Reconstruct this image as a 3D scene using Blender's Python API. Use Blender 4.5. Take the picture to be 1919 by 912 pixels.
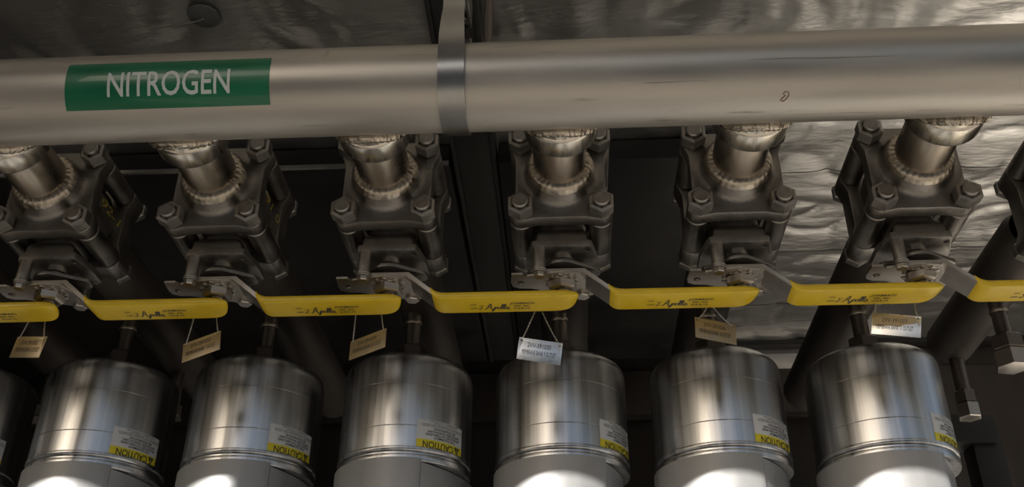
import bpy, bmesh, math, random
from mathutils import Vector, Matrix, noise
R_ = math.radians
random.seed(4)
for o in list(bpy.data.objects): bpy.data.objects.remove(o)
SC = bpy.context.scene
COL = SC.collection
ZP = 2.25                     # height of the pipe axis above the ground; geometry below is written in mm from that axis
def W(x, y, z): return Vector((x*.001, y*.001, z*.001+ZP))

# ------------------------------------------------------------------ camera
cd = bpy.data.cameras.new('camera'); cam = bpy.data.objects.new('camera', cd); COL.objects.link(cam)
cr = Vector((.99830359, .05789308, .00619128)); cu = Vector((.02460664, -.51589072, .85630093)); cf = Vector((-.05276792, .85469594, .51644012))
m = Matrix((cr, cu, -cf)).transposed().to_4x4(); m.translation = W(4.576, -983.606, -826.823)
cam.matrix_world = m
cd.sensor_width = 36; cd.sensor_fit = 'HORIZONTAL'; cd.lens = 1877.425/1919*36; cd.clip_start = .02
SC.camera = cam
# ------------------------------------------------------------------ sky, sun, exposure
wd = bpy.data.worlds.new('sky'); SC.world = wd; wd.use_nodes = True
nt = wd.node_tree; bg = nt.nodes['Background']
sky = nt.nodes.new('ShaderNodeTexSky'); sky.sky_type = 'NISHITA'; sky.sun_disc = False
sky.sun_elevation = R_(26); sky.sun_rotation = R_(215); sky.dust_density = 2.5; sky.air_density = 1.0
nt.links.new(sky.outputs[0], bg.inputs[0]); bg.inputs[1].default_value = .11
sd = bpy.data.lights.new('sun', 'SUN'); sd.energy = 8.5; sd.angle = R_(.6); sd.color = (1, .96, .90)
so = bpy.data.objects.new('sun', sd); COL.objects.link(so)
so.rotation_euler = Vector((.515, .736, -.44)).to_track_quat('-Z', 'Y').to_euler(); so.location = (-2, -8, 7)
SC.view_settings.view_transform = 'Standard'; SC.view_settings.look = 'None'
SC.view_settings.gamma = 1; SC.view_settings.use_curve_mapping = False
SC.view_settings.exposure = 0.28

# ------------------------------------------------------------------ materials
def mat(name, base, rough=.5, metal=0., var=.0, scale=(20, 20, 20), bump=0., bscale=None, rvar=0., col2=None, spec=.5, coat=0., detail=4, bdist=.002):
    mt = bpy.data.materials.new(name); mt.use_nodes = True
    t = mt.node_tree; b = t.nodes['Principled BSDF']
    b.inputs['Base Color'].default_value = (*base, 1); b.inputs['Roughness'].default_value = rough
    b.inputs['Metallic'].default_value = metal; b.inputs['Specular IOR Level'].default_value = spec
    b.inputs['Coat Weight'].default_value = coat
    if var or bump or rvar or col2:
        tc = t.nodes.new('ShaderNodeTexCoord')
        def nz(sc, det=detail):
            mp = t.nodes.new('ShaderNodeMapping'); mp.inputs['Scale'].default_value = sc
            n = t.nodes.new('ShaderNodeTexNoise'); n.inputs['Scale'].default_value = 1; n.inputs['Detail'].default_value = det
            t.links.new(tc.outputs['Object'], mp.inputs[0]); t.links.new(mp.outputs[0], n.inputs[0]); return n
        n = nz(scale)
        rp = t.nodes.new('ShaderNodeValToRGB'); rp.color_ramp.elements[0].position = .32; rp.color_ramp.elements[1].position = .68
        c2 = col2 or tuple(c*(1-var) for c in base)
        rp.color_ramp.elements[0].color = (*c2, 1); rp.color_ramp.elements[1].color = (*base, 1)
        t.links.new(n.outputs[0], rp.inputs[0]); t.links.new(rp.outputs[0], b.inputs['Base Color'])
        if rvar:
            mr = t.nodes.new('ShaderNodeMapRange'); mr.inputs[1].default_value = .3; mr.inputs[2].default_value = .7
            mr.inputs[3].default_value = rough-rvar; mr.inputs[4].default_value = rough+rvar
            t.links.new(n.outputs[0], mr.inputs[0]); t.links.new(mr.outputs[0], b.inputs['Roughness'])
        if bump:
            n2 = nz(bscale or scale, 5)
            bp = t.nodes.new('ShaderNodeBump'); bp.inputs['Strength'].default_value = bump; bp.inputs['Distance'].default_value = bdist
            t.links.new(n2.outputs[0], bp.inputs['Height']); t.links.new(bp.outputs[0], b.inputs['Normal'])
    return mt
M = {}
M['pipe'] = mat('satin_steel_pipe', (.54, .50, .44), .45, .85, .2, (5, 30, 30), .05, (60, 200, 200), .05)
t = M['pipe'].node_tree; bs = t.nodes['Principled BSDF']; src = bs.inputs['Base Color'].links[0].from_socket
tc = t.nodes.new('ShaderNodeTexCoord')
for sc, lo, hi, dk in (((9, 60, 60), .66, .76, .55), ((4, 160, 160), .70, .74, .6), ((70, 14, 14), .70, .78, .7)):   # smudges, long scratches, handling marks
    mp = t.nodes.new('ShaderNodeMapping'); mp.inputs['Scale'].default_value = sc; mp.inputs['Location'].default_value = (sc[0], sc[1]*.3, 2)
    n = t.nodes.new('ShaderNodeTexNoise'); n.inputs['Scale'].default_value = 1; n.inputs['Detail'].default_value = 5
    r = t.nodes.new('ShaderNodeValToRGB'); r.color_ramp.elements[0].position = lo; r.color_ramp.elements[1].position = hi
    r.color_ramp.elements[0].color = (1, 1, 1, 1); r.color_ramp.elements[1].color = (dk, dk*.97, dk*.92, 1)
    mx = t.nodes.new('ShaderNodeMix'); mx.data_type = 'RGBA'; mx.blend_type = 'MULTIPLY'; mx.inputs[0].default_value = 1
    t.links.new(tc.outputs['Object'], mp.inputs[0]); t.links.new(mp.outputs[0], n.inputs[0]); t.links.new(n.outputs[0], r.inputs[0])
    t.links.new(src, mx.inputs[6]); t.links.new(r.outputs[0], mx.inputs[7]); src = mx.outputs[2]
t.links.new(src, bs.inputs['Base Color'])
M['cast'] = mat('cast_stainless', (.33, .305, .275), .42, 1., .3, (25, 25, 25), .25, (220, 220, 220), .08)
M['neck'] = mat('drawn_stainless', (.50, .43, .35), .34, 1., .35, (30, 10, 30), .08, (150, 40, 150), .08)
M['mach'] = mat('machined_stainless', (.56, .52, .47), .34, 1., .12, (40, 40, 40), 0, None, .05)
M['collar'] = mat('turned_stainless', (.74, .68, .58), .27, 1., .25, (120, 8, 120), .06, (200, 10, 200), .06)
M['weld'] = mat('weld_bead', (.62, .54, .43), .36, 1., .4, (90, 90, 90), .3, (140, 140, 140), .1)
M['bolt'] = mat('bolt_steel', (.42, .395, .36), .42, .95, .25, (80, 80, 80), .1, None, .08)
M['strap'] = mat('strap_steel', (.40, .39, .37), .30, 1., .15, (40, 40, 40), .05)
M['tank'] = mat('brushed_aluminium', (.66, .66, .665), .34, 1., .4, (70, 70, 1.2), .4, (30, 30, .6), .07, detail=2, bdist=.002)
M['shell'] = mat('matte_aluminium', (.41, .41, .41), .46, .45, .12, (30, 30, 8), .06, (160, 160, 160), .06)
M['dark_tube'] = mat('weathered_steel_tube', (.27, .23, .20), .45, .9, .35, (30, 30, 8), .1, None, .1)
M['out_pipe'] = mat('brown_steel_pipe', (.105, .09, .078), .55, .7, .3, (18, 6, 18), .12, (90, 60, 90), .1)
M['yellow'] = mat('yellow_vinyl', (.73, .50, .012), .36, 0, .12, (50, 50, 50), .05, (120, 120, 120), .06, coat=.2)
M['black'] = mat('black_print', (.03, .03, .03), .6, 0, .2, (300, 300, 300))
M['paper'] = mat('white_label', (.62, .62, .61), .5, 0, .08, (60, 60, 60))
M['lab_yel'] = mat('yellow_label', (.66, .55, .02), .5, 0, .08, (60, 60, 60))
M['green'] = mat('green_vinyl', (.004, .15, .065), .34, 0, .2, (12, 40, 40), .05, (25, 60, 60), .06, coat=.25)
M['grey_print'] = mat('pale_print', (.60, .64, .60), .5, 0, .1, (100, 100, 100))
M['tag'] = mat('tag_steel', (.70, .68, .64), .30, .9, .15, (60, 60, 60), .05, None, .06)
M['tag_film'] = mat('tan_filmed_steel', (.36, .26, .12), .38, .55, .35, (45, 45, 45), .05, None, .08, col2=(.30, .25, .17))
M['wire'] = mat('wire_steel', (.55, .53, .5), .4, .8, .2, (200, 200, 200))
M['foil'] = mat('foil_facing', (.86, .84, .80), .33, .9, .10, (9, 9, 9), .30, (24, 60, 24), .06, bdist=.006)
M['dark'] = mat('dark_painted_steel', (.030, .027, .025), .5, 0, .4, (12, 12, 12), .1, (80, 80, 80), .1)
M['brown'] = mat('brown_panel', (.075, .060, .050), .6, 0, .4, (30, 30, 2.5), .25, (60, 60, 4), .08)
M['beam'] = mat('grey_painted_beam', (.06, .056, .052), .5, 0, .25, (20, 6, 20), .08, None, .1)
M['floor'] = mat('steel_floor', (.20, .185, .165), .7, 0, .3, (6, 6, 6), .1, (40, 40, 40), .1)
M['bounce_pale'] = mat('pale_bounce_steel', (.62, .60, .57), .7, 0, .12, (5, 5, 5), .1, (40, 40, 40))  # light reflector tone for the added floor part and end wall
M['ground'] = mat('pale_concrete', (.37, .33, .275), .9, 0, .2, (1.2, 1.2, 1.2), .2, (30, 30, 30))
M['facade'] = mat('sheet_wall', (.29, .295, .30), .8, 0, .15, (1, 1, .6), .1, (10, 10, 10))
M['door'] = mat('dark_door', (.07, .07, .08), .6, 0, .2, (4, 4, 4))
M['marker'] = mat('yellow_marker', (.55, .42, .03), .7, 0, .5, (120, 120, 120))
M['ink'] = mat('red_ink', (.16, .03, .03), .6, 0, .3, (200, 200, 200))
M['pin'] = mat('grey_washer', (.23, .24, .23), .55, .5, .2, (60, 60, 60), .05)

# ------------------------------------------------------------------ mesh helpers (mm)
def obj(name, bm, m, parent=None, loc=None, sharp=32, smooth=True):
    if not isinstance(bm, bpy.types.Mesh):
        bm.normal_update()
        for f in bm.faces: f.smooth = smooth
        if smooth:
            s = R_(sharp)
            for e in bm.edges:
                if len(e.link_faces) == 2 and e.calc_face_angle(0) > s: e.smooth = False
        bmesh.ops.scale(bm, vec=(.001, .001, .001), verts=bm.verts)
        me = bpy.data.meshes.new(name); bm.to_mesh(me); bm.free()
    else: me = bm
    me.materials.clear(); me.materials.append(m)
    o = bpy.data.objects.new(name, me); COL.objects.link(o)
    if parent: o.parent = parent
    if loc is not None: o.location = loc
    return o
def tag(o, label, cat, group=None):
    o['label'] = label; o['category'] = cat
    if group: o['group'] = group
    return o
def thing(name, loc, label=None, cat=None, group=None):
    o = bpy.data.objects.new(name, None); COL.objects.link(o); o.location = loc; o.empty_display_size = .05
    if label: tag(o, label, cat, group)
    return o
def struct(name, bm, m, loc=None, parent=None):
    o = obj(name, bm, m, parent, loc if loc is not None else (W(0, 0, 0) if not parent else None))
    if not parent: o['kind'] = 'structure'
    return o
def children(o): return [c for c in bpy.data.objects if c.parent == o]
def dup(root, loc, rz=0., skip=()):
    def cp(o, par):
        c = o.copy(); COL.objects.link(c)
        if par: c.parent = par
        for ch in children(o):
            if ch.name.split('.')[0] not in skip: cp(ch, c)
        return c
    r = cp(root, None); r.location = loc; r.rotation_euler.z = rz
    return r
def frame(ax):
    a = Vector(ax).normalized(); u = a.orthogonal().normalized()
    if abs(a.z) > .99: u = Vector((1, 0, 0))
    elif abs(a.y) > .99: u = Vector((1, 0, 0))
    elif abs(a.x) > .99: u = Vector((0, 1, 0))
    return a, u, a.cross(u)
def lathe(bm, prof, c=(0, 0, 0), ax=(0, 0, 1), n=32, closed=False, rot=0.):
    """prof = [(radius, height along axis)]"""
    a, u, v = frame(ax); c = Vector(c); rings = []
    for r, h in prof:
        if r < 1e-6: rings.append([bm.verts.new(c+a*h)])
        else: rings.append([bm.verts.new(c+a*h+(u*math.cos(t)+v*math.sin(t))*r) for t in [rot+2*math.pi*i/n for i in range(n)]])
    pairs = list(zip(rings, rings[1:])) + ([(rings[-1], rings[0])] if closed else [])
    for A, B in pairs:
        for i in range(n):
            j = (i+1) % n
            if len(A) == 1 and len(B) == 1: continue
            if len(A) == 1: bm.faces.new((A[0], B[i], B[j]))
            elif len(B) == 1: bm.faces.new((A[i], A[j], B[0]))
            else: bm.faces.new((A[i], A[j], B[j], B[i]))
    bmesh.ops.recalc_face_normals(bm, faces=bm.faces)
    return bm
def cyl(bm, r, h0, h1, c=(0, 0, 0), ax=(0, 0, 1), n=24, ch=0.8):
    return lathe(bm, [(0, h0), (r-ch, h0), (r, h0+ch), (r, h1-ch), (r-ch, h1), (0, h1)], c, ax, n)
def hexa(bm, rc, h0, h1, c=(0, 0, 0), ax=(0, 0, 1), ch=1.6, rot=0.):
    return lathe(bm, [(0, h0), (rc*.87, h0), (rc, h0+ch), (rc, h1-ch), (rc*.87, h1), (0, h1)], c, ax, 6, rot=rot)
def box(bm, a, b, bev=0.):
    vs = [bm.verts.new((x, y, z)) for x in (a[0], b[0]) for y in (a[1], b[1]) for z in (a[2], b[2])]
    fs = [bm.faces.new([vs[i] for i in q]) for q in ((0, 1, 3, 2), (4, 6, 7, 5), (0, 4, 5, 1), (2, 3, 7, 6), (0, 2, 6, 4), (1, 5, 7, 3))]
    if bev: bmesh.ops.bevel(bm, geom=list({e for f in fs for e in f.edges}), offset=bev, segments=2, affect='EDGES', profile=.5)
    bmesh.ops.recalc_face_normals(bm, faces=bm.faces)
    return bm
def plate(bm, outer, holes, h0, h1, ax='z', bev=.6):
    """flat plate with holes: polygon in the two other axes, thickness h0..h1"""
    P = {'z': lambda p, h: (p[0], p[1], h), 'y': lambda p, h: (p[0], h, p[1]), 'x': lambda p, h: (h, p[0], p[1])}[ax]
    es = []
    for lp in [outer]+holes:
        vs = [bm.verts.new(P(p, h0)) for p in lp]
        es += [bm.edges.new((vs[i], vs[(i+1) % len(vs)])) for i in range(len(vs))]
    if holes:
        r = bmesh.ops.triangle_fill(bm, use_beauty=True, use_dissolve=False, edges=es)
        fs = [f for f in r['geom'] if isinstance(f, bmesh.types.BMFace)]
    else:
        fs = [bm.faces.new([e.verts[0] for e in es])]
    r = bmesh.ops.extrude_face_region(bm, geom=fs)
    vv = [v for v in r['geom'] if isinstance(v, bmesh.types.BMVert)]
    d = Vector(P((0, 0), h1))-Vector(P((0, 0), h0))
    bmesh.ops.translate(bm, verts=vv, vec=d)
    bmesh.ops.recalc_face_normals(bm, faces=bm.faces)
    if bev:
        ed = [e for e in bm.edges if len(e.link_faces) == 2 and e.calc_face_angle(0) > 1.2 and abs((e.verts[0].co-e.verts[1].co).dot(d)) < 1e-4*d.length]
        bmesh.ops.bevel(bm, geom=ed, offset=bev, segments=2, affect='EDGES', profile=.5)
    return bm
def circ(cx, cy, r, n=20, a0=0., a1=360.):
    full = abs(a1-a0) >= 360
    k = n if full else n-1
    return [(cx+r*math.cos(R_(a0+(a1-a0)*i/k)), cy+r*math.sin(R_(a0+(a1-a0)*i/k))) for i in range(n)]
def tube(bm, path, r, n=8, closed=False):
    pts = [Vector(p) for p in path]; rings = []; N = len(pts); u = None
    rr = r if callable(r) else (lambda i: r)
    for i, p in enumerate(pts):
        t = (pts[(i+1) % N]-pts[i-1]) if closed else (pts[min(i+1, N-1)]-pts[max(i-1, 0)])
        t.normalize()
        u = t.orthogonal() if u is None else (u-t*u.dot(t))
        u.normalize(); v = t.cross(u)
        rings.append([bm.verts.new(p+(u*math.cos(2*math.pi*k/n)+v*math.sin(2*math.pi*k/n))*rr(i)) for k in range(n)])
    for i in range(N if closed else N-1):
        A, B = rings[i], rings[(i+1) % N]
        # best offset for the closing ring
        off = 0
        if closed and i == N-1: off = min(range(n), key=lambda o: (A[0].co-B[o].co).length)
        for k in range(n): bm.faces.new((A[k], A[(k+1) % n], B[(k+1+off) % n], B[(k+off) % n]))
    if not closed:
        bm.faces.new(rings[0][::-1]); bm.faces.new(rings[-1])
    bmesh.ops.recalc_face_normals(bm, faces=bm.faces)
    return bm
NB = bmesh.new
def text_bm(items):
    """items = [(string, x0, x1 | None, y, height, bold, shear)] -> flat bmesh, mm; x0..x1 stretches the line to that span"""
    out = bmesh.new()
    for s, x0, x1, y, h, bold, sh in items:
        c = bpy.data.curves.new('t', 'FONT'); c.body = s; c.size = 1; c.offset = bold; c.shear = sh; c.resolution_u = 3
        o = bpy.data.objects.new('t', c); COL.objects.link(o)
        bpy.context.view_layer.update()
        me = bpy.data.meshes.new_from_object(o.evaluated_get(bpy.context.evaluated_depsgraph_get()))
        b = bmesh.new(); b.from_mesh(me)
        xs = [v.co.x for v in b.verts]; lo, hi = min(xs), max(xs)
        k = h/.72
        kx = (x1-x0)/(hi-lo) if x1 is not None else k
        for v in b.verts: v.co = Vector((x0+(v.co.x-lo)*kx, y+v.co.y*k, 0))
        me2 = bpy.data.meshes.new('t'); b.to_mesh(me2); b.free(); out.from_mesh(me2)
        bpy.data.objects.remove(o); bpy.data.curves.remove(c); bpy.data.meshes.remove(me); bpy.data.meshes.remove(me2)
    return out
def slice_bm(bm, axis, lo, hi, step):
    x = lo
    while x < hi:
        co = [0, 0, 0]; co[axis] = x; no = [0, 0, 0]; no[axis] = 1
        bmesh.ops.bisect_plane(bm, geom=bm.verts[:]+bm.edges[:]+bm.faces[:], plane_co=co, plane_no=no)
        x += step
def ribbon(bm, pts, w, z=0):
    L = []
    for i, p in enumerate(pts):
        a = Vector(pts[max(i-1, 0)]); b = Vector(pts[min(i+1, len(pts)-1)]); t = (b-a).normalized(); nrm = Vector((-t.y, t.x))*w*.5
        q = Vector(p); L.append((bm.verts.new((*(q+nrm), z)), bm.verts.new((*(q-nrm), z))))
    for A, B in zip(L, L[1:]): bm.faces.new((A[0], A[1], B[1], B[0]))
def spline(ctrl, n=5):
    out = []
    P = [Vector(c) for c in ctrl]
    for i in range(len(P)-1):
        p0, p1, p2, p3 = P[max(i-1, 0)], P[i], P[i+1], P[min(i+2, len(P)-1)]
        for k in range(n):
            t = k/n
            out.append(.5*((2*p1)+(p2-p0)*t+(2*p0-5*p1+4*p2-p3)*t*t+(3*p1-p0-3*p2+p3)*t**3))
    out.append(P[-1]); return [tuple(v) for v in out]

# ------------------------------------------------------------------ setting
b = NB(); box(b, (-14000, -14000, -2400), (14000, 14000, -2250)); struct('ground', b, M['ground'])
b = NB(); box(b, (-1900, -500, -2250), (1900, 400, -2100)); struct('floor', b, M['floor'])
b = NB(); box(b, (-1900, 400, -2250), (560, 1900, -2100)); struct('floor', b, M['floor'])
b = NB(); box(b, (560, 400, -2250), (1900, 1900, -2100)); struct('floor', b, M['bounce_pale'])  # unseen pale floor part, added to bounce sun up onto the foil
b = NB(); box(b, (1860, 700, -2100), (1900, 1540, 372)); struct('bounce_wall', b, M['bounce_pale'])  # unseen end wall, added pale to throw sunlight back at the ceiling
# ceiling: foil faced insulation in overlapping sheets
ce = NB(); box(ce, (-1900, -480, 372), (1900, 1900, 400)); ceiling = struct('ceiling', ce, M['dark'])
def wr(x, y, s):
    p = Vector((x*.0016, y*.0032, s*7.3)); w = noise.noise_vector(p*1.7)*.6
    a = noise.noise(p*3+w)*2.0
    rd = (1-abs(noise.noise(Vector((x*.0055, y*.0075, s*3.1))+w*1.6)))**8*6
    rd2 = (1-abs(noise.noise(Vector((x*.011, y*.0045, s*5.7+9))+w)))**10*(6.5 if y < 480 else 3.0)
    f = noise.noise(Vector((x*.009, y*.03, s))+w*2)*2.2*max(0, noise.noise(p*4)+.45)
    return a+rd+rd2+f
cuts = [-470, 480, 727, 1041, 1310, 1530]
for s, (y0, y1) in enumerate(zip(cuts, cuts[1:])):
    b = NB(); y0 -= 12
    step = 9 if y0 > 100 else 16
    nx = int(3600/step); ny = max(3, int((y1-y0)/step)); rows = []
    for j in range(ny+1):
        y = y0+(y1-y0)*j/ny
        lap = -1.2 if (y-y0) < 14 else 0
        rows.append([b.verts.new((x, y, 350+lap+wr(x, y, 2))) for x in [-1800+3600*i/nx for i in range(nx+1)]])
    for A, B in zip(rows, rows[1:]):
        for i in range(nx): b.faces.new((A[i], B[i], B[i+1], A[i+1]))
    obj('foil_sheet', b, M['foil'], ceiling, sharp=180)
# walls
b = NB(); box(b, (-1900, 1540, -2100), (1900, 1580, 380)); wb = struct('wall_back', b, M['brown'])
for k in range(3):                                   # foil sheets hung on the back wall, edges lapped
    b = NB(); rows = []; x0 = -1800+1200*k
    for j in range(61):
        z = -2095+2035*j/60
        rows.append([b.verts.new((x0+(1190+20)*i/60, 1537-k*1.5-abs(wr(z*.6, (x0+20*i), 11+k)), z)) for i in range(61)])
    for A, B in zip(rows, rows[1:]):
        for i in range(60): b.faces.new((A[i], A[i+1], B[i+1], B[i]))
    obj('foil_sheet', b, M['foil'], wb, sharp=180)
b = NB()
rows = []
for z in (340, 326, 322, 305, 290, 278):
    rows.append([b.verts.new((x, 1532+3*noise.noise(Vector((x*.006, z*.02, 1)))-(5 if z == 322 else 0), z)) for x in range(330, 900, 20)])
for A, B in zip(rows, rows[1:]):
    for i in range(len(A)-1): b.faces.new((A[i], B[i], B[i+1], A[i+1]))
obj('foil_strip', b, M['foil'], wb)
b = NB(); box(b, (-1940, -480, -2250), (-1900, 1900, 400)); struct('wall_left', b, M['dark'])
b = NB(); box(b, (-1900, -470, 182), (1900, -430, 372), 2); struct('trim_1', b, M['beam'])          # header over the open side
b = NB(); box(b, (-1305, -760, -2250), (-945, -715, 420), 2); struct('trim_2', b, M['beam'])        # door post left of the photographer
b = NB(); box(b, (-1900, 1500, 336), (1900, 1540, 352), 1); struct('trim_3', b, M['dark'])          # dark ledge where ceiling meets wall
b = NB(); box(b, (-200, 150, 318), (-132, 1530, 352), 1.5); struct('trim_4', b, M['beam'])          # ceiling beam running away behind the hanger
b = NB(); box(b, (-208, 150, 312), (-200, 1530, 352), 1); box(b, (-132, 150, 312), (-124, 1530, 352), 1); struct('trim_5', b, M['beam'])
b = NB(); box(b, (-1900, 1522, -75), (1860, 1540, 276), 1); struct('trim_10', b, M['brown'])          # dark board above the wall foil
b = NB(); box(b, (-1850, 580, 300), (-215, 1495, 345), 2); box(b, (-120, 580, 300), (330, 1495, 345), 2); struct('shade_box', b, M['dark'])  # added dark boxes standing in for the shade over the ceiling foil
b = NB(); box(b, (-1850, 574, 296), (-215, 580, 304)); struct('trim_7', b, M['strap'])
# rail panel behind the housings
b = NB(); box(b, (-1700, 748, -440), (640, 754, -157), 1); box(b, (-1700, 735, -161), (640, 754, -155), 1); struct('trim_8', b, M['brown'])
b = NB(); box(b, (830, 1040, -2100), (890, 1100, -60), 2); box(b, (770, 1030, -110), (880, 1100, -50), 2); struct('trim_9', b, M['dark'])
# yard outside the open side (seen only as reflections)
b = NB(); box(b, (-12000, -9400, -2250), (12000, -9000, 1600)); fac = struct('wall_opposite', b, M['facade'])
b = NB()
for x, w, h in ((-7600, 1400, 2600), (-4300, 700, 3100), (-1900, 900, 2700), (600, 380, 3300), (2500, 1500, 2500), (6200, 1100, 3000)):
    box(b, (x, -9000, -2250), (x+w, -8960, -2250+h))
obj('doors', b, M['door'], fac)['kind'] = 'stuff'

# ------------------------------------------------------------------ header pipe
RP = 56.2
header = thing('header_pipe', W(0, 0, 0), 'long satin grey steel pipe carrying a green NITROGEN sticker', 'pipe')
b = NB(); lathe(b, [(RP-6, -1500), (RP, -1500)]+[(RP, x) for x in range(-1400, 1500, 100)]+[(RP, 1500), (RP-6, 1500)], ax=(1, 0, 0), n=96)
obj('pipe', b, M['pipe'], header)
def on_pipe(x, s, lift):          # s = arc length up from the front line
    t = s/RP; r = RP+lift
    return Vector((x, -r*math.cos(t), r*math.sin(t)))
XK = [(k-4)*250 for k in range(8)]
for x in XK:
    b = NB()
    lathe(b, [(38, 20), (46.5, 20), (46.8, 40), (47.2, 53), (49.6, 55.5), (50.2, 57.5), (50.2, 86), (49.4, 88), (39, 90), (37, 90)], (x+3, 0, 0), (0, 1, 0), 48)
    obj('branch_collar', b, M['collar'], header)
    b = NB(); pth = []
    N = 190
    for i in range(N):
        t = 2*math.pi*i/N; r = 48+.8*math.sin(i*2.1)
        pth.append((x+3+r*math.cos(t), math.sqrt(max(0, (RP+1)**2-(r*math.sin(t))**2))+3.5, r*math.sin(t)))
    tube(b, pth, lambda i: 6.6+.5*math.sin(i*1.35)+.5*random.random(), 8, True)
    obj('weld_bead', b, M['weld'], header, sharp=60)
    b = NB(); lathe(b, [(36, 88), (41.5, 90.5), (42, 93), (40.5, 97.5), (38, 100), (36, 100)], (x+1, 0, 0), (0, 1, 0), 40)
    obj('neck_weld', b, M['weld'], header)
# sticker: arc patch
def pipe_patch(x0, x1, s0, s1, lift, nx=12, ns=14, skew=0.):
    b = NB(); g = []
    for i in range(nx+1):
        row = []
        for j in range(ns+1):
            u, v = i/nx, j/ns
            row.append(b.verts.new(on_pipe(x0+(x1-x0)*u+skew*(1-v), s0+(s1-s0)*v, lift)))
        g.append(row)
    for i in range(nx):
        for j in range(ns): b.faces.new((g[i][j], g[i+1][j], g[i+1][j+1], g[i][j+1]))
    return b
st = obj('sticker', pipe_patch(-611, -353.5, -51.8, 11.8, .5, 12, 24, 0), M['green'], header)
st['label'] = 'green vinyl sticker with pale NITROGEN lettering'
t = text_bm([('NITROGEN', -557, -402.5, -35.6, 32, .012, 0)])
slice_bm(t, 1, -38, 2, 3)
for v in t.verts: v.co = on_pipe(v.co.x, v.co.y, .9)
obj('lettering', t, M['grey_print'], st)
b = NB(); tube(b, [on_pipe(x+6, s_-3, .3) for x, s_ in ((262, -64), (266, -66), (269, -63), (272, -58), (271, -54), (267, -53), (265, -56), (268, -58), (263, -63))], .5, 5)
obj('ink_mark', b, M['ink'], header)['label'] = 'small dark red ink scribble'
# hanger
hg = thing('pipe_hanger', W(-129, 0, 0), 'grey steel strap hanger looped around the pipe right of the sticker', 'hanger')
HW = 16.4
prof = []
for i in range(33):
    a = R_(-180+180*i/32); prof.append((math.cos(a)*(RP+2.5), math.sin(a)*(RP+2.5)))
left = [(-(RP+2.5), 0), (-(RP+2.2), 22), (-(RP+.5), 40), (-50, 62), (-42, 84), (-33, 104), (-28, 122), (-27, 140)]
right = [(-a, z) for a, z in left]
path = left[::-1]+prof[1:-1]+right
b = NB(); A = []
for i, (y, z) in enumerate(path):
    p = Vector((0, path[max(i-1, 0)][0], path[max(i-1, 0)][1])); q = Vector((0, path[min(i+1, len(path)-1)][0], path[min(i+1, len(path)-1)][1]))
    tt = (q-p).normalized(); nn = Vector((1, 0, 0)).cross(tt)*1.6
    w = HW if z < 20 else HW-2.5*min(1, (z-20)/90)
    c = Vector((-(0 if z < 20 else 4*min(1, (z-20)/110)), y, z))
    A.append([b.verts.new(c+Vector((w*sx, 0, 0))+nn*sn) for sx, sn in ((-1, -1), (1, -1), (1, 1), (-1, 1))])
for P, Q in zip(A, A[1:]):
    for k in range(4): b.faces.new((P[k], P[(k+1) % 4], Q[(k+1) % 4], Q[k]))
b.faces.new(A[0]); b.faces.new(A[-1][::-1]); bmesh.ops.recalc_face_normals(b, faces=b.faces)
obj('strap', b, M['strap'], hg)
b = NB(); box(b, (-20, -30, 138), (14, 30, 144), 1); box(b, (-20, -30, 130), (-16.5, 30, 170), .6); box(b, (10.5, -30, 130), (14, 30, 170), .6); obj('yoke', b, M['strap'], hg)
b = NB(); pr = []
for i in range(100): pr += [(5.2, 118+i*2.4), (6.2, 119.2+i*2.4)]
lathe(b, [(0, 118)]+pr+[(0, 359)], (-3, 10, 0), n=14); obj('threaded_rod', b, M['bolt'], hg)
b = NB(); hexa(b, 12, 126, 138, (-3, 10, 0)); hexa(b, 12, 145, 156, (-3, 10, 0)); obj('hex_nut', b, M['bolt'], hg)
b = NB()
cyl(b, 6, -20, 14, (0, 34, 108), (1, 0, 0), 14)
obj('clamp_bolt', b, M['bolt'], hg)
b = NB(); lathe(b, [(0, 90), (6, 90), (6, 358), (0, 358)], (34, 40, 0), (0, 0, 1), 12)
tag(obj('conduit', b, M['dark_tube'], None, W(-133, 60, 0)), 'thin dark vertical rod just right of the strap hanger', 'rod')
# insulation washer on the ceiling
iw = thing('insulation_washer', W(-582, 209, 350), 'round grey washer on a pin pressed into the ceiling foil', 'fastener')
b = NB(); lathe(b, [(0, -8), (6, -8), (20, -6.5), (26, -4.5), (27.5, -2.5), (26, -1.5), (0, -3)], n=36); obj('disc', b, M['pin'], iw)
b = NB(); tube(b, [(2, 0, -6), (-8, 1, -12), (-60, 9, -14), (-95, 14, -12)], 1.3, 8); obj('pin', b, M['wire'], iw)

# ------------------------------------------------------------------ ball valve (local origin on the stem axis, z from the pipe axis)
YV = 271
BX, BZ = 56.6, 56.6
def flange_outline(half_x, half_z, r):
    pts = []
    for sx, sz, a in ((1, 1, 45), (-1, 1, 135), (-1, -1, 225), (1, -1, 315)):
        pts += [(sx*BX+r*math.cos(R_(a+d)), sz*BZ+r*math.sin(R_(a+d))) for d in (-62, -40, -20, 0, 20, 40, 62)]
        nxt = {45: (0, half_z), 135: (-half_x, 0), 225: (0, -half_z), 315: (half_x, 0)}[a]
        if a in (45, 225): pts += [(nxt[0]+sx*34, nxt[1]), (nxt[0]-sx*34, nxt[1])]
        else: pts += [(nxt[0], nxt[1]+sz*30), (nxt[0], nxt[1]-sz*30)]
    return pts
v0 = thing('ball_valve', W(XK[4], YV, 0))
LM = [(60, 60), (70, 70), (84, 80), (184, 173), (190, 179), (212, 202), (246, 225), (340, 306), (376, 344), (390, 357), (410, 380)]
def y_(a):                         # drawing stations along the valve axis -> mm from the stem axis
    for (a0, b0), (a1, b1) in zip(LM, LM[1:]):
        if a <= a1: return b0+(b1-b0)*(a-a0)/(a1-a0)-YV
    return LM[-1][1]-YV
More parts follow.
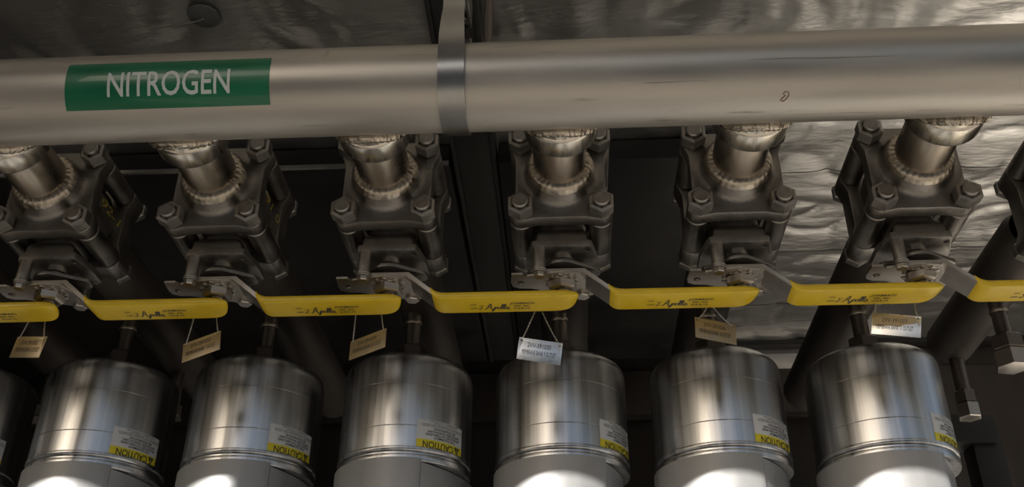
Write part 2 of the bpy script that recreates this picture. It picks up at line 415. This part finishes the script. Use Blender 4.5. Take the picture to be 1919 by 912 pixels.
b = NB(); lathe(b, [(33, y_(70)), (36.8, y_(84)), (36.8, y_(184)), (33, y_(190))], ax=(0, 1, 0), n=48); obj('neck', b, M['neck'], v0)
b = NB()
NW = 220
g = []
for i in range(NW):
    th = 2*math.pi*i/NW; row = []
    for q in range(9):
        f = q/8; ph = i*.92+f*2.2                   # chevron ripples across the bead
        r = 36.6+11.2*f+1.6*math.sin(f*math.pi); yy = y_(176.5+13.5*f)-2.2*math.sin(f*math.pi)-.38*math.sin(ph)-.15*math.sin(ph*.37+1)
        row.append(b.verts.new((r*math.cos(th), yy, r*math.sin(th))))
    g.append(row)
for i in range(NW):
    for q in range(8): b.faces.new((g[i][q], g[(i+1) % NW][q], g[(i+1) % NW][q+1], g[i][q+1]))
bmesh.ops.recalc_face_normals(b, faces=b.faces)
obj('weld_ring', b, M['weld'], v0, sharp=60)
b = NB(); plate(b, flange_outline(64.5, 69, 16.5), [], y_(212), y_(246), 'y', 2.2)
lathe(b, [(30, y_(188)), (43, y_(190)), (45.5, y_(196)), (48, y_(203)), (51, y_(207.5)), (56, y_(210.6)), (64, y_(212.2)), (30, y_(213))], ax=(0, 1, 0), n=48)
obj('front_flange', b, M['cast'], v0)
t = text_bm([('T316', -58, -44, 6, 7, .01, 0), ('2', 47, 52, 6, 8, .01, 0)])
for v in t.verts: v.co = Vector((v.co.x, y_(211.4), v.co.y))
obj('cast_marking', t, M['bolt'], v0)
b = NB(); plate(b, flange_outline(64.5, 69, 16.5), [], y_(340), y_(376), 'y', 2.2)
lathe(b, [(48, y_(374)), (44, y_(384)), (37, y_(395)), (37, y_(401))], ax=(0, 1, 0), n=40)
obj('rear_flange', b, M['cast'], v0)
b = NB()
lathe(b, [(40, y_(245)), (50, y_(250)), (55, y_(265)), (57.5, y_(294)), (55, y_(323)), (50, y_(338)), (40, y_(343))], ax=(0, 1, 0), n=48)
box(b, (-42, y_(246), -34), (42, y_(342), 50), 9)
obj('body', b, M['cast'], v0)
for sx in (-1, 1):
    for sz in (-1, 1):
        c = (sx*BX, 0, sz*BZ)
        b = NB(); lathe(b, [(10, y_(247)), (15, y_(247)), (16.4, y_(249)), (16.4, y_(337)), (15, y_(339)), (10, y_(339))], c, (0, 1, 0), 28); obj('bolt_sleeve', b, M['cast'], v0)
        b = NB(); lathe(b, [(11.6, y_(194)), (13.2, y_(191.2)), (15.6, y_(190.5)), (19.2, y_(192.4)), (19.2, y_(209)), (17.4, y_(211)), (11.6, y_(211))], c, (0, 1, 0), 6, rot=R_(90))
        obj('hex_nut', b, M['bolt'], v0, sharp=20)
        b = NB(); pr = [(0, y_(185)), (9.6, y_(185)), (11.2, y_(186.6))]
        lathe(b, pr+[(11.2, y_(192)), (0, y_(192))], c, (0, 1, 0), 24); obj('bolt_end', b, M['bolt'], v0)
        b = NB(); hexa(b, 19.2, y_(376), y_(390), c, (0, 1, 0), 2.0, rot=R_(90)); obj('bolt_head', b, M['bolt'], v0, sharp=20)
# stem boss under the body
b = NB()
out = [(37, -90), (36.5, -83)]+circ(24, -80, 12, 6, 0, 80)+circ(-24, -80, 12, 6, 100, 180)+[(-36.5, -83), (-37, -90)]
plate(b, out[::-1], [], -36, 44, 'y', 3.5); cyl(b, 36, -74, -30, (0, 4, 0), n=40); obj('stem_boss', b, M['cast'], v0, sharp=50)
t = text_bm([('ASTM', -17, 17, -85, 7, .0, 0)])
for v in t.verts: v.co = Vector((v.co.x, -36.3, v.co.y))
obj('cast_marking', t, M['cast'], v0)
b = NB()
plate(b, [(-38, -37), (37, -37), (41, -35.5), (43, -32), (52, 10), (52, 38), (46, 44), (-46, 44), (-52, 38), (-52, 4), (-44, -32), (-42, -35.5)], [circ(37, -22, 3.6, 14)], -97, -87, 'z', .9)
obj('bracket', b, M['bolt'], v0)
def post(x, y, z0, z1, big):
    b = NB(); cyl(b, 9, z1, z0, (x, y, 0), n=24); cyl(b, 10.5, z1-3, z1, (x, y, 0), n=24, ch=.5); cyl(b, 9.6, z1-5.6, z1-3, (x, y, 0), n=24, ch=.5)
    obj('stop_post', b, M['bolt'], v0)
    b = NB(); hexa(b, big, z1-13, z1-5.6, (x, y, 0), ch=1.2, rot=.3); obj('hex_screw', b, M['mach'], v0, sharp=20)
post(-32.5, -28, -96, -129, 8.2)
post(29, 37, -96, -128, 10.5)
b = NB(); cyl(b, 16, -103, -96, n=32); cyl(b, 12, -111, -103, n=32); obj('gland_washer', b, M['mach'], v0)
b = NB()
stad = circ(0, 2, 30, 10, 185, 290)+circ(42, 8, 13, 10, -70, 70)+circ(0, 4, 30, 10, 70, 130)+circ(-40, 10, 11, 8, 110, 240)
plate(b, stad, [], -118, -112, 'z', 1.4); obj('gland_plate', b, M['bolt'], v0)
b = NB(); cyl(b, 9.5, -153, -88, n=24, ch=1.5); box(b, (-7, -9, -132), (7, 9, -115), 1); obj('stem', b, M['mach'], v0)
b = NB(); lathe(b, [(10.5, -147), (13, -149.5), (17.5, -150), (21, -147.6), (21, -138), (19, -136), (10.5, -136)], n=6, rot=.4); obj('stem_nut', b, M['mach'], v0, sharp=20)
# lock plate under the handle strip
b = NB()
lp = [(-72, -24), (-56, -24), (-50, -18), (-28, -24), (0, -29), (24, -24), (32, -6), (36, 10), (44, 22), (47, 34), (44, 42), (38, 43), (36, 50), (24, 50), (20, 44), (10, 38), (-4, 35), (-20, 31), (-34, 23), (-46, 18), (-62, 17), (-72, 11), (-74, 0)]
plate(b, lp, [circ(-2, 4, 22, 28), circ(-60, 1, 5, 16)], -135, -131.4, 'z', .5)
obj('lock_plate', b, M['mach'], v0, sharp=15)
b = NB()
bb = NB()
for a in range(0, 360, 36):
    k = NB(); box(k, (17, -2.6, -136.6), (25.5, 2.6, -134.4), .4); bmesh.ops.rotate(k, verts=k.verts, cent=(0, 0, 0), matrix=Matrix.Rotation(R_(a+12), 3, 'Z'))
    me = bpy.data.meshes.new('t'); k.to_mesh(me); k.free(); bb.from_mesh(me); bpy.data.meshes.remove(me)
b.free(); cyl(bb, 19, -136.6, -134.6, n=30, ch=.4); obj('tooth_washer', bb, M['mach'], v0)
# handle: strip, crank and grip
hd = None
b = NB()
prof = [(-34, -125), (31, -125), (74, -161), (240, -161), (240, -167), (72, -167), (28, -131.2), (-34, -131.2)]
vsA = [b.verts.new((x, -22.5, z)) for x, z in prof]; vsB = [b.verts.new((x, 22.5, z)) for x, z in prof]
for i in range(8):
    j = (i+1) % 8; b.faces.new((vsA[i], vsA[j], vsB[j], vsB[i]))
for vs in (vsA[::-1], vsB):
    b.faces.new((vs[0], vs[1], vs[6], vs[7]) ); b.faces.new((vs[1], vs[2], vs[5], vs[6])); b.faces.new((vs[2], vs[3], vs[4], vs[5]))
bmesh.ops.recalc_face_normals(b, faces=b.faces)
bmesh.ops.bevel(b, geom=[e for e in b.edges if len(e.link_faces) == 2 and e.calc_face_angle(0) > 1.2], offset=.8, segments=2, affect='EDGES')
hd = obj('handle', b, M['mach'], v0, sharp=15)
b = NB(); rows = []
for x, ya, yb, z0, z1 in ((64, -23.2, 23.2, -151, -141.5), (67, -24, 24, -155.5, -145.5), (72, -24.2, 24.2, -159.2, -148.8), (78, -24, 24, -161.2, -150.6), (86, -23.8, 23.8, -161.6, -151), (150, -23.8, 23.8, -161.6, -151), (222, -23.8, 23.8, -161.6, -151),
                          (238, -23.8, 23.6, -161.6, -151), (247, -23.7, 23, -161.5, -151), (254, -23.4, 21, -161.2, -151.2), (259.5, -22.8, 17.5, -160.6, -151.6), (264, -21.8, 12, -159.8, -152.2), (267.5, -20.2, 4, -158.8, -153), (270, -18.6, -5, -157.6, -153.8), (271.5, -17, -12, -156.4, -154.8)):
    w, h = yb-ya, z1-z0; r = min(3.2, w*.3, h*.32); ring = []
    for cy, cz, a0 in ((yb-r, z1-r, 0), (ya+r, z1-r, 90), (ya+r, z0+r, 180), (yb-r, z0+r, 270)):
        ring += [b.verts.new((x, cy+r*math.cos(R_(a0+d)), cz+r*math.sin(R_(a0+d)))) for d in (0, 30, 60, 90)]
    rows.append(ring)
for A, B in zip(rows, rows[1:]):
    for i in range(16): b.faces.new((A[i], A[(i+1) % 16], B[(i+1) % 16], B[i]))
b.faces.new(rows[0]); b.faces.new(rows[-1])
bmesh.ops.recalc_face_normals(b, faces=b.faces)
bmesh.ops.translate(b, verts=b.verts, vec=(0, 0, -8.4))
gr = obj('grip', b, M['yellow'], hd, sharp=50)
# printing on the underside of the grip (u to +x, v towards -y)
t = text_bm([('ON', 119, 127, .5, 4, .02, 0), ('OFF', 118, 128, -10.5, 4, .02, 0), ('CONBRACO', 176, 210, 2.2, 5.2, .035, 0), ('IND., INC.', 181, 204, -5.4, 4.4, .03, 0), ('U.S.A.12', 180, 202.5, -12.8, 4.4, .03, 0)])
def letter(pts, dx, w=1.7): ribbon(t, spline([(138+(dx-148+x)*1.16, -11.5+y*.66) for x, y in pts], 5), w)
letter([(0, 1), (1.5, 0), (3, 3), (7.5, 22), (9, 22), (8.3, 10), (8.4, 0), (10.5, 1)], 148); letter([(3.5, 8), (9, 9)], 148, 1.8)       # A
letter([(0, 1), (2, 9), (1, 0), (-1.2, -9), (-2.4, -7), (1, 2), (3.5, 9), (5, 7), (4, 2), (1.5, 1)], 159.5)                             # p
letter([(3, 8), (.8, 6), (.6, 2), (2.5, 0), (4.2, 3), (3.6, 8), (2.6, 8.4), (4.6, 7)], 164.2)                                           # o
letter([(0, 3), (3, 12), (3.4, 20), (2.2, 20), (1, 8), (1.4, 0), (3.6, 2)], 168.4); letter([(0, 3), (3, 12), (3.4, 20), (2.2, 20), (1, 8), (1.4, 0), (3.6, 2)], 171.2)
letter([(3, 8), (.8, 6), (.6, 2), (2.5, 0), (4.2, 3), (3.6, 8), (2.6, 8.4), (4.6, 8)], 174)
letter([(0, 18), (.6, 14)], 146, .8); letter([(1.3, 18), (1.9, 14)], 146, .8); letter([(0, 22), (.6, 18)], 179.5, .8); letter([(1.3, 22), (1.9, 18)], 179.5, .8)
letter([(0, 17), (2.6, 12), (2.4, 5), (-.6, 1)], 142.5, 1.3); letter([(-1, 5), (-.8, .6), (2, 1.2)], 142.5, 1.)                        # turning arrow
ribbon(t, [(172.5+2.4*math.cos(a*.4488), -12+2.6*math.sin(a*.4488)) for a in range(15)], .7)
for v in t.verts: v.co = Vector((v.co.x, -v.co.y, -170.15))
obj('lettering', t, M['black'], hd)
VLAB = {0: ('stainless ball valve left of the picture, only its yellow grip with tag 391032 showing', ),
        1: ('leftmost stainless ball valve in view, its yellow grip carrying tag 2VV-391033',),
        2: ('stainless ball valve under the NITROGEN lettering, its yellow grip carrying tag 2VV-391034',),
        3: ('stainless ball valve left of the strap hanger, its yellow grip carrying pale tag 2VV-391035',),
        4: ('stainless ball valve right of the strap hanger, its yellow grip carrying tag 2VV-391036',),
        5: ('stainless ball valve left of the bright foil, its yellow grip carrying tag 2VV-391037',),
        6: ('rightmost complete stainless ball valve, bright foil on both sides, no tag on its grip',),
        7: ('dark ball valve cut off by the right edge, its yellow grip hidden beyond the picture',)}
for k in range(8):
    o = v0 if k == 4 else dup(v0, W(XK[k], YV, 0))
    tag(o, VLAB[k][0], 'valve', 'ball valves along the header pipe')
# paint marks on the side of two valves
for k, s in ((1, '92-16'), (2, '91 02')):
    vv = [o for o in bpy.data.objects if o.get('category') == 'valve' and abs(o.location.x-XK[k]*.001) < 1e-4][0]
    t = text_bm([(s, -40, 52, -8, 16, .0, .25)])
    for v in t.verts: v.co = Vector((64.1, v.co.x*1.0, v.co.y+.0*v.co.x))
    o = obj('marker_writing', t, M['marker'], vv); o['label'] = 'yellow hand-written paint marks'

# ------------------------------------------------------------------ outlet pipes behind the valves
p0 = thing('outlet_pipe', W(XK[4], 376, 0))
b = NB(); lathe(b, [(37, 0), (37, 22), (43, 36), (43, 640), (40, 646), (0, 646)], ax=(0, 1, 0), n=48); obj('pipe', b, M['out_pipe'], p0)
TY = 171
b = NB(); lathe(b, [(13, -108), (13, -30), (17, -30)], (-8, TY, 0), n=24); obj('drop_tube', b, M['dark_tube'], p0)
b = NB(); lathe(b, [(14, -62), (15.2, -60), (15.2, -57), (14, -55)], (-8, TY, 0), n=24); obj('tube_weld', b, M['weld'], p0)
b = NB(); hexa(b, 26, -131, -104, (-8, TY, 0), ch=3, rot=.2); obj('union_nut', b, M['dark_tube'], p0, sharp=20)
b = NB(); cyl(b, 17, -147.5, -129, (-8, TY, 0)); obj('union_neck', b, M['dark_tube'], p0)
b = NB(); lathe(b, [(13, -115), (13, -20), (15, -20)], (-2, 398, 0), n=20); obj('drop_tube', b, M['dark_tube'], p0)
b = NB(); hexa(b, 19, -130, -106, (-2, 398, 0), ch=2, rot=.2); obj('union_nut', b, M['dark_tube'], p0, sharp=20)
b = NB(); hexa(b, 21, -158, -131, (-2, 398, 0), ch=1, rot=.2); obj('union_body', b, M['mach'], p0, sharp=20)
PL = {0: 'dark outlet pipe left of the picture, behind the valve seen only by its grip', 1: 'dark outlet pipe dropping to the housing right of the cut-off one',
      2: 'dark outlet pipe whose tube drops below the start of the second full yellow grip', 3: 'dark outlet pipe behind the valve just left of the strap hanger',
      4: 'dark outlet pipe whose tube drops behind the pale grey tag', 5: 'dark outlet pipe whose tube drops behind the tan tag beside the bright foil',
      6: 'brown outlet pipe behind the rightmost complete valve, dark against bright foil',
      7: 'brown outlet pipe at right edge with open unions and no housing below'}
for k in range(8):
    o = p0 if k == 4 else dup(p0, W(XK[k]-(20 if k == 7 else 0), 376, 0), 0, ('union_neck',) if k == 7 else ())
    tag(o, PL[k], 'pipe', 'outlet pipes behind the valves')
    if k == 7:
        [c for c in children(o) if c.name.startswith('pipe')][0].scale.y = .645
        b = NB(); hexa(b, 27, -161, -132, (-8, TY, 0), ch=1, rot=.2); obj('union_body', b, M['mach'], o, sharp=20)

# ------------------------------------------------------------------ membrane housings
RT = 104.6
h0 = thing('membrane_housing', W(XK[4]-8, 546.7, -2100)); HZ = 2100
def tz(bm):
    bmesh.ops.translate(bm, verts=bm.verts, vec=(0, 0, HZ+15.5)); return bm
b = NB()
lathe(b, [(0, -163), (50, -163.5), (80, -165.5), (93, -169), (100, -175), (102.6, -179), (104.1, -184.5), (RT, -191), (RT, -194), (RT, -225), (RT, -225.6), (RT-.2, -226), (RT, -226.4), (RT, -227), (RT, -294), (RT, -294.6), (RT-.2, -295), (RT, -295.4), (RT, -296), (RT, -329)], n=128)
obj('end_cap', tz(b), M['tank'], h0, sharp=50)
b = NB(); lathe(b, [(100, -327), (105.6, -328), (106, -330), (106, -333), (104.5, -335), (101.5, -336), (101.5, -338.5), (104.5, -339.5), (105, -341), (105, -348), (104, -350), (70, -350.5)], n=96)
obj('clamp_ring', tz(b), M['tank'], h0, sharp=40)
def az(r, d): return (r*math.sin(R_(d)), -r*math.cos(R_(d)))
b = NB()
plate(b, [az(108, d) for d in range(-186, 1, 5)]+[az(107.8, 2), az(106.6, 4)]+[az(104, 5)]+[az(60, 90)], [], -2096, -346, 'z', 1.2)
obj('lower_shell', tz(b), M['shell'], h0, sharp=30)
b = NB()
# flatter face on the housing's right (local +x)
P0, P1 = Vector(az(104.5, 5)), Vector(az(123, 96)); nn = Vector((P1.y-P0.y, -(P1.x-P0.x))).normalized()
fac_pts = [tuple(P0.lerp(P1, i/8)+nn*13*math.sin((i/8)**.9*math.pi)) for i in range(9)]+[az(118, 108), az(112, 130), az(106, 160), az(60, 172)]
plate(b, fac_pts, [], -2090, -351, 'z', 1.0)
obj('side_shell', tz(b), M['shell'], h0, sharp=30)
b = NB(); lathe(b, [(0, -2115.5), (118, -2115.5), (118, -2095), (112, -2089), (0, -2089)], n=64); obj('base_ring', tz(b), M['dark_tube'], h0)
# caution label; azimuth 0..46 degrees from its left edge
def cyl_patch(a0, a1, z0, z1, r, na=20, nz=3):
    b = NB(); g = [[b.verts.new((*az(r, a0+(a1-a0)*i/na), z0+(z1-z0)*j/nz)) for j in range(nz+1)] for i in range(na+1)]
    for i in range(na):
        for j in range(nz): b.faces.new((g[i][j], g[i+1][j], g[i+1][j+1], g[i][j+1]))
    return b
lab = obj('caution_label', tz(cyl_patch(0, 46, -315.2, -284, RT+.35)), M['paper'], h0)
lab['label'] = 'white and yellow caution sticker, upside down'
obj('warning_band', tz(cyl_patch(0, 46, -332, -315.2, RT+.35)), M['lab_yel'], lab)
LW = R_(46)*RT                       # label is upside down: text u runs from its right edge to its left, v downwards
CT = [('CAUTION', 20, 74, 3.4, 10.5, .012), ('THIS EQUIPMENT', 17, 57, 18.6, 3.6, .02), ('PRODUCES OXYGEN AND', 8, 70, 23.2, 3.6, .02), ('NITROGEN WHICH CAN', 9, 67, 27.8, 3.6, .02), ('BE HAZARDOUS', 17, 57, 32.4, 3.6, .02),
      ('For more information on this product contact', 3, 76, 36.8, 2.1, 0), ('AIR PRODUCTS PRISM MEMBRANES, 11444 Lackland Rd.', 2, 77, 39.4, 2.1, 0), ('St. Louis, MO 63146 USA', 18, 58, 42, 2.1, 0), ('800-635-8842 or 314-995-3300', 12, 64, 44.8, 2.1, 0)]
t = text_bm([(q[0], q[1], q[2], -(q[3]+q[4]), q[4], q[5], 0) for q in CT])
tri = [t.verts.new(p) for p in ((6, -15, 0), (18, -15, 0), (12, -2.2, 0))]; t.faces.new(tri)
slice_bm(t, 0, 0, LW, 5)
for v in t.verts:
    u, w = v.co.x, v.co.y
    x, y = az(RT+.6, math.degrees((LW-u)/RT)); v.co = Vector((x, y, -332-w))
obj('lettering', tz(t), M['black'], lab)
t = text_bm([('!', 11.1, 12.9, -14, 7.5, .02, 0)])
for v in t.verts:
    u, w = v.co.x, v.co.y; x, y = az(RT+.85, math.degrees((LW-u)/RT)); v.co = Vector((x, y, -332-w))
obj('exclamation_mark', tz(t), M['lab_yel'], lab)
ROT = [30, 32.5, 30.5, 18, 33.5, 20, 27]
TL = {0: 'leftmost aluminium housing, cut off by the left edge and dark', 1: 'aluminium housing next right of the cut-off one',
      2: 'aluminium housing whose cap starts beside the tag 2VV-391033', 3: 'aluminium housing below the tag 2VV-391034, its lower shell in shade',
      4: 'aluminium housing partly behind the pale tag 2VV-391035', 5: 'aluminium housing below the tag 2VV-391036', 6: 'rightmost aluminium housing, below the tag 2VV-391037'}
for k in range(7):
    o = h0 if k == 4 else dup(h0, W(XK[k]-8, 546.7, -2100))
    o.rotation_euler.z = R_(ROT[k])
    tag(o, TL[k], 'housing', 'membrane housings in a row')

# ------------------------------------------------------------------ tags wired to the handles
def make_tag(k, num, bank, ul, tilt, yaw, roll, wires, w=62, h=33):
    root = thing('valve_tag', W(*ul), 'stamped steel tag reading 2VV-%s %s' % (num, {6: 'hanging lowest at far left, tan coloured', 7: 'tan, tilted up to the right', 8: 'tan, tilted up to the right, left of centre', 9: 'pale grey, in front of a housing', 10: 'tan, hanging beside the bright foil', 11: 'half pale and half tan, rightmost'}[bank]), 'tag', 'valve tags on the yellow handles')
    root.rotation_mode = 'XYZ'
    mt = Matrix.Rotation(R_(yaw), 3, 'Z') @ Matrix.Rotation(R_(tilt), 3, 'X') @ Matrix.Rotation(R_(roll), 3, 'Y')
    root.rotation_euler = mt.to_euler()
    b = NB(); plate(b, [(0, 0), (w, 0), (w, -h), (0, -h)], [circ(4, -4, 1.7, 12), circ(w-4, -4, 1.7, 12)], -.5, .5, 'y', .2)
    obj('plate', b, M['tag' if bank in (9, 11) else 'tag_film'], root)
    if bank == 11:       # remains of the tan protective film on the upper half
        b = NB(); plate(b, [(.6, -.6), (w-9, -2), (w-4, -5), (w-7, -7.5), (w-3, -10), (w-11, -13), (w-22, -15.5), (36, -19), (22, -18), (10, -20.5), (.6, -20)], [], -.7, -.5, 'y', 0)
        obj('tan_film', b, M['tag_film'], root)
    t = text_bm([('2VV-%s' % num, 13, 46, -13, 6.6, .0, 0), ('MEMBRANE BANK %d OUTLET' % bank, 6, 54, -24, 7, .0, 0)])
    for v in t.verts: v.co = Vector((v.co.x, -.85, v.co.y))
    obj('lettering', t, M['black'], root)
    inv = mt.transposed()
    for hx, top in ((4, wires[0]), (w-4, wires[1])):
        a = Vector((hx, 0, -4)); e = inv @ (Vector(top)-Vector(ul))
        n = 34; pts = [[], []]
        for i in range(n+1):
            f = i/n; p = a.lerp(e, f)+Vector((0, 0, -4*math.sin(f*math.pi)*.5))
            for q in (0, 1):
                ph = i*.9+q*math.pi; s = min(1, f*6)
                pts[q].append(p+Vector((math.cos(ph)*.75*s+(.5-q)*1.2*(1-s), math.sin(ph)*.75*s, 0)))
        b = NB(); tube(b, pts[0], .5, 6); tube(b, pts[1], .5, 6)
        obj('wire', b, M['wire'], root)
    return root
make_tag(0, '391032', 6, (-800, 301.4, -189), .2, -18.9, 9.8, ((-787, 296, -168), (-762, 296, -168)), w=60)
make_tag(1, '391033', 7, (-550.8, 304.6, -204.8), -6.2, -17.1, -11.6, ((-539, 296, -168), (-505, 296, -168)))
make_tag(2, '391034', 8, (-307.1, 310.1, -203.6), -8.6, -26.1, -7.2, ((-300, 296, -168), (-262.5, 296, -168)))
make_tag(3, '391035', 9, (-62.7, 288.6, -211.8), 2.8, 7.1, 6.9, ((-40.5, 295.5, -168), (-31, 295.5, -168)))
make_tag(4, '391036', 10, (185.1, 296, -182), -2.8, 17.9, 4.2, ((204, 295.5, -168), (212.5, 295.5, -168)))
make_tag(5, '391037', 11, (433.7, 299.1, -180), -1.7, -12.6, 12.9, ((439, 295.5, -168), (492.5, 295.5, -168)), w=64)
